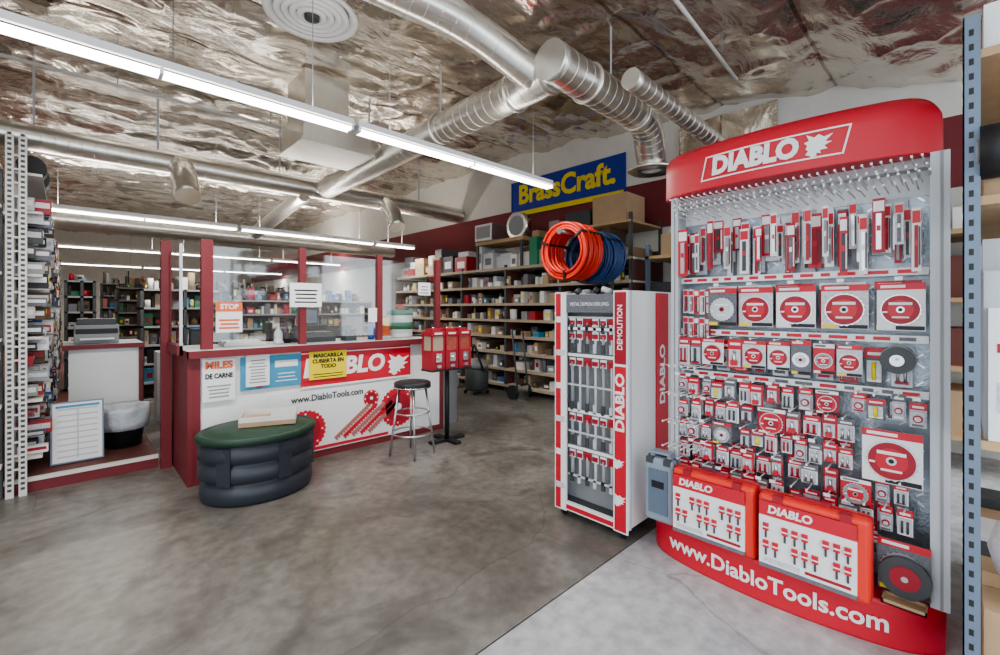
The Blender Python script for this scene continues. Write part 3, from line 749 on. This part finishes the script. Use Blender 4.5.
mb.b(-1.2,-.36,5.06,5.09,.0,2.5,dgrey)
mb.make('frame',E)
mb=MB()
PAL=[blue,white,redd,black,lgrey,dgrey,black,grey,white,printed,printdk,printed,umber,lgrey,printdk,grey]
for z in (.27,.40,.55,.72,.85,.98,1.10,1.22,1.34,1.46,1.60,1.72,1.84,1.96,2.10,2.22):
    y=5.2
    while y<12.8:
        w=random.uniform(.03,.10); h=random.uniform(.06,.13); xo=-.13+random.uniform(-.09,.035)
        if random.random()<.85:
            mb.b(-.295,xo,y,y+w*.7,z+random.uniform(0,.03),z+h,random.choice(PAL)); mb.b(xo,xo+.003,y,y+w*.7,z+h*.6,z+h*.9,random.choice([white,redd,yellow,blue])); mb.b(-.28,xo-.01,y-.003,y,z+h*.45,z+h*.8,random.choice([white,redd,white,printed]))
        y+=w
for k in range(260):
    z=random.uniform(.15,2.4); x=random.uniform(-1.0,-.40); h=random.uniform(.04,.12); w=random.uniform(.02,.045); mb.b(x,x+w,4.90,4.96,z,z+h,random.choice(PAL)); mb.b(x+.004,x+w-.004,4.896,4.90,z+h*.6,z+h*.9,random.choice([white,redd,yellow,blue]))
mb.cyl((-.22,5.3,2.61),(-.22,5.5,2.61),.09,black,16); mb.cyl((-.22,5.7,2.62),(-.22,6.0,2.62),.10,dgrey,16); mb.b(-.29,-.16,6.2,6.6,2.52,2.75,umber)
mb.make('hanging_goods',E)

# ---------------- back office shelving rows ----------------
def gondola(name,x0,x1,y,zt,n,goods=GOODS,base=0.0,depth=.5):
    E=empty(name); mb=MB()
    mb.b(x0,x1,y+.25,y+.27,base,zt,umber)
    for x in (x0,(x0+x1)/2,x1-.04): mb.b(x,x+.04,y,y+.5,base,zt,dgrey)
    st=(zt-base)/n
    for i in range(n+1): mb.b(x0,x1,y,y+.5,base+i*st-(.03 if i else -.0),base+i*st+(.0 if i else .03),grey)
    mb.make('frame',E); mb=MB()
    for i in range(n+1):
        x=x0+.05
        while x<x1-.15:
            w=random.uniform(.03,.15)
            if random.random()<.88:
                yy=y+.03+random.uniform(0,.1); h=(st-.08)*random.uniform(.25,1.0); z0=base+i*st+(.0 if i else .03); h=h*random.uniform(.6,1.5) if i==n else h
                if random.random()<.3: mb.cyl((x+w*.45,yy+w*.45,z0),(x+w*.45,yy+w*.45,z0+h),min(w*.43,.1),random.choice(goods),12)
                else: mb.b(x,x+w*.9,yy,y+.24,z0,z0+.02+h,random.choice(goods))
                if random.random()<.5: mb.b(x+w*.2,x+w*.7,yy-.003,yy,z0+h*.3,z0+h*.7,random.choice([white,printdk,redd,yellow,black]))
            x+=w
    mb.make('stocked_goods',E)
gondola('stock_shelving',.8,1.9,8.8,1.75,6)
gondola('stock_shelving.001',2.1,5.0,9.4,1.6,6)
gondola('stock_shelving.002',.75,5.0,12.8,1.9,7)
gondola('stock_shelving.003',.7,5.0,18,2.2,6)
gondola('stock_shelving.004',-.05,.33,10.0,1.9,7,base=.12)
gondola('stock_shelving.005',-.05,.5,15.0,2.0,6,base=.12)
E=empty('floor_stock'); mb=MB()
for i in range(14):
    x=random.uniform(.75,3.8); y=7.0+random.uniform(0,.3)+(i%2)*.6; w=random.uniform(.2,.4); h=random.uniform(.3,1.0); mb.b(x,x+w,y,y+w,0,h,random.choice(MUTED)); mb.b(x+.03,x+w-.05,y-.004,y,h*.4,h*.7,random.choice([white,printdk,redd]))
mb.make('cartons',E)
E=empty('work_desk'); mb=MB(); mb.b(.9,3.2,5.7,6.4,.72,.75,wood)
for x in (.92,3.12):
    for y in (5.72,6.32): mb.b(x,x+.05,y,y+.05,0,.72,dgrey)
mb.b(.9,3.2,6.36,6.39,.1,.72,grey); mb.make('desk',E)
mb=MB()
x=.95
while x<3.1:
    w=random.uniform(.06,.16)
    if not any(abs(x+w/2-q)<.30 for q in (1.2,2.0,2.55)): mb.b(x,x+w*.9,6.0,6.3,.751,.75+random.uniform(.2,.65),random.choice(GOODS))
    else: mb.b(x,x+w*.9,6.1,6.3,.751,.75+random.uniform(.1,.6),random.choice(GOODS))
    x+=w
mb.make('desk_clutter',E)
def monitor(name,x,y,z,w=.5,h=.32):
    E=empty(name); mb=MB(); mb.b(x-w/2,x+w/2,y,y+.04,z+.14,z+.14+h,black); mb.b(x-w/2+.015,x+w/2-.015,y-.002,y,z+.155,z+.125+h,dgrey); mb.b(x-.03,x+.03,y+.04,y+.06,z,z+.3,black); mb.b(x-.12,x+.12,y-.06,y+.08,z,z+.015,black); mb.make('screen',E)
monitor('computer_monitor',1.2,5.86,.751); monitor('computer_monitor.001',2.55,5.85,.751); monitor('computer_monitor.002',1.98,5.86,.751,.42,.3)
E=empty('office_chair'); mb=MB(); ox,oy=1.75,5.35
mb.rev([(.22,0),(.24,.03),(.24,.07),(.2,.09)],(ox,oy,.45),black,24); mb.cyl((ox,oy,.1),(ox,oy,.45),.03,steel)
for k in range(5):
    t=k*1.2566; mb.cyl((ox,oy,.11),(ox+.25*math.cos(t),oy+.25*math.sin(t),.05),.02,black,8); mb.cyl((ox+.25*math.cos(t),oy+.25*math.sin(t)-.015,.03),(ox+.25*math.cos(t),oy+.25*math.sin(t)+.015,.03),.03,black,10)
mb.b(ox-.2,ox+.2,oy-.27,oy-.23,.62,1.05,black); mb.b(ox-.03,ox+.03,oy-.26,oy-.22,.5,.65,black); mb.make('chair',E)
E=empty('shop_vacuum'); mb=MB(); mb.rev([(.17,0),(.2,.05),(.2,.35),(.18,.38)],(5.0,5.75,.06),dgrey,24); mb.rev([(.2,.38),(.2,.45),(.12,.52),(.03,.54)],(5.0,5.75,.06),grey,24)
for k in range(4):
    t=k*1.57+.7; mb.cyl((5+.19*math.cos(t),5.74+.19*math.sin(t),.03),(5+.19*math.cos(t),5.77+.19*math.sin(t),.03),.03,black,10)
mb.pipe(fillet([(5.0,5.57,.4),(4.85,5.45,.5),(4.8,5.6,.9),(4.9,5.75,.62)],.15),.02,black,8); mb.make('vacuum',E)
E=empty('hand_truck'); mb=MB()
for x in (5.12,5.36): mb.cyl((x,4.9,.12),(x+.0,5.02,1.1),.014,dgrey,10)
for z in (.3,.6,.9): mb.cyl((5.12,4.9+z*.12,z),(5.36,4.9+z*.12,z),.01,dgrey,8)
mb.cyl((5.12,5.02,1.1),(5.36,5.02,1.1),.014,black,10); mb.b(5.10,5.38,4.70,4.9,0,.012,steel); mb.b(5.12,5.36,4.89,4.905,0,.2,steel)
for x in (5.07,5.37): mb.cyl((x,4.98,.11),(x+.045,4.98,.11),.11,black,20)
mb.make('frame',E)
E=empty('step_stool'); mb=MB(); mb.b(4.9,5.25,6.5,6.85,.20,.23,lgrey)
for x in (4.92,5.2):
    for y in (6.52,6.8): mb.b(x,x+.03,y,y+.03,0,.2,lgrey)
mb.make('stool',E)
E=empty('stacked_cartons'); mb=MB(); mb.b(4.75,5.3,7.2,7.7,0,.35,card); mb.b(4.8,5.25,7.25,7.65,.35,.6,tan); mb.b(4.85,5.2,8.1,8.5,0,.3,grey); mb.make('cartons',E)

# ---------------- ducts ----------------
E=empty('spiral_ductwork')
def dpart(pts,r,fr=.35,name='duct_run'):
    mb=MB(); mb.pipe(fillet(pts,fr,step=.06),r,galv,28,rib=.0035); mb.make(name,E)
dpart([(3.02,2.45,3.48),(3.12,4.5,3.52),(3.2,7.6,3.5)],.165)
dpart([(-1.75,7.8,3.5),(6.3,7.8,3.5)],.16)
dpart([(2.85,2.37,3.50),(4.55,2.4,3.50),(4.95,2.55,3.15)],.165,.3)
dpart([(3.5,2.0,3.44),(6.3,2.0,3.36)],.09)
dpart([(-1.7,3.3,3.80),(2.35,2.85,3.80),(3.02,2.62,3.48)],.145,.4)
dpart([(-1.75,10.0,2.87),(5.9,10.0,2.87)],.15)
dpart([(1.15,7.8,3.5),(1.15,7.45,3.30),(1.15,7.2,2.95)],.15,.2); dpart([(4.4,7.8,3.5),(4.4,7.5,3.30),(4.4,7.3,2.95)],.15,.2)
dpart([(2.9,7.8,3.4),(2.7,9.9,2.95)],.12)
mb=MB(); mb.tor((3.05,2.95,3.49),(0,1,0),.172,.014,galv,28); mb.tor((3.4,2.38,3.5),(1,0,0),.172,.014,galv,28); mb.tor((4.3,2.39,3.5),(1,0,0),.172,.012,galv,28); mb.tor((3.1,4.2,3.52),(0,1,0),.172,.014,galv,28)
mb.rev([(.17,0),(.18,-.03),(.25,-.06),(.27,-.08),(.24,-.10),(.19,-.06)],(4.97,2.56,3.16),galv,32); mb.rev([(.16,-.07),(.16,-.11),(.05,-.12)],(4.97,2.56,3.16),dgrey,32)
for x,y,z in ((-.3,7.8,3.66),(.9,7.8,3.66),(2.5,7.8,3.66),(5.2,7.8,3.66),(3.1,4.2,3.69),(3.15,6,3.67),(3.8,2.38,3.66),(1.0,3.0,3.95)):
    mb.b(x-.012,x+.012,y-.003,y+.003,z,ceilz(y)-.02,lgrey)
mb.make('fittings_and_hangers',E)
mb=MB()
mb.b(2.0,2.88,5.42,6.18,3.46,3.80,galv); mb.b(2.05,2.6,5.5,6.1,3.8,4.35,galv); mb.b(1.97,2.91,5.39,6.21,3.44,3.47,galv); mb.b(2.88,3.08,5.6,6.0,3.47,3.7,galv); mb.make('air_plenum_box',E)
E=empty('ceiling_air_diffuser'); mb=MB()
c=(1.50,3.87,3.95)
mb.rev([(.28,.38),(.28,.05),(.36,.03),(.38,.0),(.36,-.015),(.33,0),(.30,.05)],c,white,48)
for r in (.29,.23,.17,.11): mb.rev([(r,.04),(r+.012,-.005),(r-.03,-.02),(r-.045,.02)],c,white,48)
mb.rev([(.06,.03),(.06,-.03),(.03,-.035)],c,dgrey,32); mb.make('diffuser',E)
E=empty('ceiling_conduit'); mb=MB()
for p,q,r,m in (((-1.8,6.6,3.95),(3.0,6.6,3.95),.02,offw),((-1.8,5.1,3.62),(1.2,5.1,3.62),.018,lgrey),((2.2,1.5,3.88),(5.2,1.7,3.92),.018,offw)):
    mb.cyl(p,q,r,m,8)
for x in (-.8,.4,2.0): mb.cyl((x,6.6,3.95),(x,6.6,4.45),.006,grey,6)
for x in (-1.,.7): mb.cyl((x,5.1,3.62),(x,5.1,4.36),.006,grey,6)
for x in (3,4.5): mb.cyl((x,1.6,3.91),(x,1.6,4.12),.006,grey,6)
mb.make('conduit',E)

# ---------------- fluorescent strips ----------------
n=0
def strip_light(x0,y,z,L=2.40,power=38,up=0):
    global n
    E=empty('fluorescent_strip_light' if n==0 else 'fluorescent_strip_light.%03d'%n); n+=1
    mb=MB(); mb.b(x0,x0+L,y-.045,y+.045,z,z+.055,white); mb.b(x0,x0+L,y-.07,y+.07,z+.0,z+.010,white)
    for xx in (x0,x0+L/2-.012,x0+L-.02):
        mb.b(xx,xx+.02,y-.05,y+.05,z-.035,z,white)
    for yy in (-.03,.03): mb.cyl((x0+.02,y+yy,z-.02),(x0+L-.02,y+yy,z-.02),.015,tube_m,10)
    for xx in (x0+.3,x0+L-.3): mb.cyl((xx,y,z+.05),(xx,y,ceilz(y)-.08),.003,grey,6)
    mb.make('fixture',E)
    for dz,en,rx in ((-.045,power,0),(.07,up,math.pi)):
        if en<=0: continue
        l=bpy.data.lights.new('lamp','AREA'); l.shape='RECTANGLE'; l.size=L*.95; l.size_y=.1; l.energy=en; l.color=(1,.955,.89)
        lo=bpy.data.objects.new('lamp',l); lo.location=(x0+L/2,y,z+dz); lo.rotation_euler=(rx,0,0); C.objects.link(lo); lo.parent=E
for x in (-.80,1.64): strip_light(x,3.34,2.87,up=7)
for x in (-.4,2.04): strip_light(x,8.3,2.76,up=24)
strip_light(4.48,8.3,2.76,.93,22,10)
for y,p,u in ((14.0,42,38),(19.5,42,0)):
    for x,L in ((-.6,2.4),(1.84,2.4),(4.28,2.05)): strip_light(x,y,2.85,L,p,u)

# daylight through the open storefront
sl=bpy.data.lights.new('sun','SUN'); sl.energy=1.6; sl.angle=math.radians(28); sl.color=(.93,.97,1)
so=bpy.data.objects.new('sun',sl); C.objects.link(so)
so.rotation_euler=Vector((.45,.70,-.80)).to_track_quat('-Z','Y').to_euler(); so.location=(-3,-5,6)

# ---------------- world & camera ----------------
w=bpy.data.worlds.new('world'); S.world=w; w.use_nodes=True
w.node_tree.nodes['Background'].inputs[0].default_value=(.84,.92,1,1); w.node_tree.nodes['Background'].inputs[1].default_value=2.6
cam=bpy.data.cameras.new('camera'); cam.sensor_width=36; cam.lens=16.09; cam.shift_y=-.0195; cam.clip_start=.05
co=bpy.data.objects.new('camera',cam); C.objects.link(co); co.location=(0,0,1.45); co.rotation_euler=(math.radians(90),0,math.radians(-44)); S.camera=co
try:
    S.view_settings.view_transform='AgX'; S.view_settings.look='AgX - Medium High Contrast'
except Exception as ex: print(ex)
